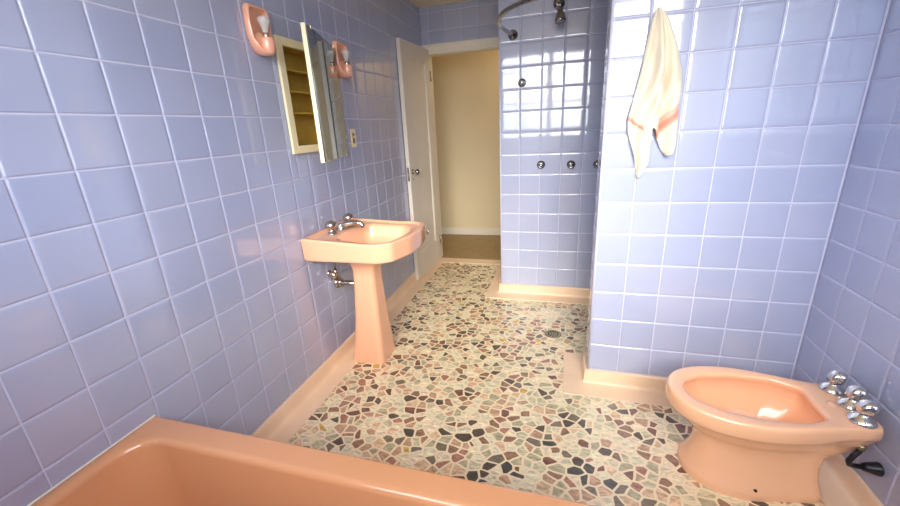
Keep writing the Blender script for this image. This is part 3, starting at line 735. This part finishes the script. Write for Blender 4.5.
# ------------------------------------------------------------------ towel hanging on the partition
def towel():
    NS, NT = 72, 64
    zt = 1.786
    # control outline of the hanging cloth: height -> left, right
    left = [(1.786, 1.652), (1.74, 1.638), (1.64, 1.622), (1.55, 1.608), (1.45, 1.590), (1.37, 1.574), (1.29, 1.582), (1.20, 1.600), (1.10, 1.600)]
    right = [(1.786, 1.668), (1.74, 1.700), (1.64, 1.738), (1.55, 1.760), (1.45, 1.768), (1.37, 1.766), (1.29, 1.770), (1.20, 1.775), (1.10, 1.775)]
    def ip(c, z):
        for (z1, v1), (z2, v2) in zip(c, c[1:]):
            if z >= z2: return v1 + (v2 - v1) * (z1 - z) / (z1 - z2)
        return c[-1][1]
    # lower hem across the cloth: long pointed tail left, gap, shorter tail right
    hem = [(0, 1.315), (.06, 1.245), (.14, 1.175), (.22, 1.130), (.28, 1.117), (.35, 1.140), (.42, 1.185), (.455, 1.27), (.49, 1.335), (.54, 1.325), (.62, 1.290), (.74, 1.245), (.86, 1.212), (.93, 1.222), (1, 1.275)]
    band = [(0, 1.376), (.24, 1.352), (.36, 1.335), (.40, 1.0), (.5, 1.0), (.54, 1.315), (.70, 1.335), (1, 1.405)]
    def bz(s):
        for (a, va), (b_, vb) in zip(band, band[1:]):
            if s <= b_: return va + (vb - va) * (s - a) / (b_ - a)
    def hz(s):
        for (a, va), (b_, vb) in zip(hem, hem[1:]):
            if s <= b_: return va + (vb - va) * (s - a) / (b_ - a)
        return hem[-1][1]
    vs = []; at = []
    for j in range(NT + 1):
        t = j / NT
        for i in range(NS + 1):
            s = i / NS; zb = hz(s); z = zt - (zt - zb) * t
            if t < .03: z -= .012 * (2 * s - 1) ** 2 * (1 - t / .03)
            l, r = ip(left, z), ip(right, z); w = r - l
            x = l + w * s
            amp = .006 + .028 * min(1, (zt - z) / .25)
            ph = s * 4.1 * PI + .5 * math.sin(5 * (zt - z)) 
            dep = .5 + .5 * math.cos(ph)
            sec = .20 * math.sin(s * 19 + 7 * z) + .16 * math.sin(s * 31 - 23 * z + 2 * math.sin(11 * z)) + .10 * math.sin(41 * z + 9 * s)
            prof = math.sin(PI * min(max(s, 0), 1)) ** .5
            y = YM - .0035 - amp * 1.3 * (dep + sec + .2) * (.3 + .7 * prof) - .014 * prof * math.exp(-((zt - z) / .12) ** 2)
            x += .006 * math.sin(ph * 1.0 + .8) * min(1, (zt - z) / .2)
            vs.append((x, y, z)); at.append((s, min(1, max(0, .5 + (z - bz(s)) / (.06 if s < .45 else .19))), 0))
    n = NS + 1
    fs = [(j * n + i, j * n + i + 1, (j + 1) * n + i + 1, (j + 1) * n + i) for j in range(NT) for i in range(NS)]
    mb = MB(); mb.add(vs, fs, 0, True)
    c = Vector((1.66, YM, 1.78))
    me_o = mb.obj('towel', M['towel'], loc=c)
    a = me_o.data.attributes.new('cloth', 'FLOAT_VECTOR', 'POINT')
    a.data.foreach_set('vector', [q for v in at for q in v])
    so = me_o.modifiers.new('thickness', 'SOLIDIFY'); so.thickness = .006; so.offset = 0
    return me_o
tag(towel(), 'cream towel with pink stripes hanging on the tiled partition', 'towel')

# ------------------------------------------------------------------ light
w = bpy.data.worlds.new('daylight'); sc.world = w; w.use_nodes = True; nt = w.node_tree
bg = nt.nodes['Background']
tc = node(nt, 'ShaderNodeTexCoord'); sx = node(nt, 'ShaderNodeSeparateXYZ'); nt.links.new(tc.outputs['Generated'], sx.inputs[0])
rp = node(nt, 'ShaderNodeValToRGB'); cr = rp.color_ramp
cr.elements[0].position = .42; cr.elements[0].color = (.40, .38, .32, 1)
cr.elements[1].position = .70; cr.elements[1].color = (.92, .97, 1.05, 1)
q = cr.elements.new(.585); q.color = (.42, .53, .72, 1)
q = cr.elements.new(.5); q.color = (.34, .40, .48, 1)
mr_ = node(nt, 'ShaderNodeMapRange'); mr_.inputs['From Min'].default_value = -1; nt.links.new(sx.outputs['Z'], mr_.inputs['Value'])
nt.links.new(mr_.outputs['Result'], rp.inputs['Fac'])
# the bright haze round the veiled sun, which stands behind the viewer
dt = node(nt, 'ShaderNodeVectorMath', operation='DOT_PRODUCT'); nt.links.new(tc.outputs['Generated'], dt.inputs[0])
dt.inputs[1].default_value = Vector((.17, -1, .44)).normalized()
cl_ = node(nt, 'ShaderNodeMath', operation='MAXIMUM'); cl_.inputs[1].default_value = 0; nt.links.new(dt.outputs['Value'], cl_.inputs[0])
pw = node(nt, 'ShaderNodeMath', operation='POWER'); pw.inputs[1].default_value = 22; nt.links.new(cl_.outputs[0], pw.inputs[0])
hz_ = node(nt, 'ShaderNodeVectorMath', operation='SCALE'); hz_.inputs[0].default_value = (5.0, 4.65, 4.0); nt.links.new(pw.outputs[0], hz_.inputs['Scale'])
ad_ = node(nt, 'ShaderNodeVectorMath', operation='ADD'); nt.links.new(rp.outputs['Color'], ad_.inputs[0]); nt.links.new(hz_.outputs[0], ad_.inputs[1])
nt.links.new(ad_.outputs[0], bg.inputs['Color'])
bg.inputs['Strength'].default_value = 6.0

def area(name, loc, rot, sx_, sy_, power=0, color=(1, 1, 1), portal=False):
    l = bpy.data.lights.new(name, 'AREA'); l.shape = 'RECTANGLE'; l.size = sx_; l.size_y = sy_; l.energy = power; l.color = color
    l.cycles.is_portal = portal
    o = bpy.data.objects.new(name, l); COL.objects.link(o); o.location = loc; o.rotation_euler = rot; return o
area('window_portal', ((WX0 + WX1) / 2, YF - .11, (WZ0 + WZ1) / 2), (PI / 2, 0, 0), WX1 - WX0, WZ1 - WZ0, portal=True)
# warm ceiling lamp out in the hall (not in view)
l = bpy.data.lights.new('hall_lamp', 'POINT'); l.energy = 6; l.color = (1, .80, .52); l.shadow_soft_size = .12
o = bpy.data.objects.new('hall_lamp', l); COL.objects.link(o); o.location = (1.35, 3.8, 2.25)

# ------------------------------------------------------------------ camera (solved from the tile grid)
cam = bpy.data.cameras.new('camera'); co = bpy.data.objects.new('camera', cam); COL.objects.link(co)
fpx = 386.87
cam.sensor_fit = 'HORIZONTAL'; cam.sensor_width = 36; cam.lens = fpx * 36 / 900
fw = Vector((-0.2722491989254766, 0.9116338337537111, -0.3079027879704035)); rt = Vector((0.9614674154692535, 0.270441222272593, -0.04941613386921239)); upv = Vector((-0.03822018675137827, 0.3094920006255686, 0.9501336321136479))
co.matrix_world = Matrix(((rt.x, upv.x, -fw.x, 1.318145), (rt.y, upv.y, -fw.y, -.62773), (rt.z, upv.z, -fw.z, 1.375785), (0, 0, 0, 1)))
cam.clip_start = .02
sc.camera = co

sc.view_settings.view_transform = 'Standard'; sc.view_settings.look = 'None'; sc.view_settings.gamma = 1; sc.view_settings.use_curve_mapping = False
sc.view_settings.exposure = 0.9
sc.cycles.max_bounces = 10; sc.cycles.diffuse_bounces = 6; sc.cycles.glossy_bounces = 5; sc.cycles.use_denoising = True
sc.cycles.sample_clamp_indirect = 6
sc.cycles.caustics_reflective = False; sc.cycles.caustics_refractive = False
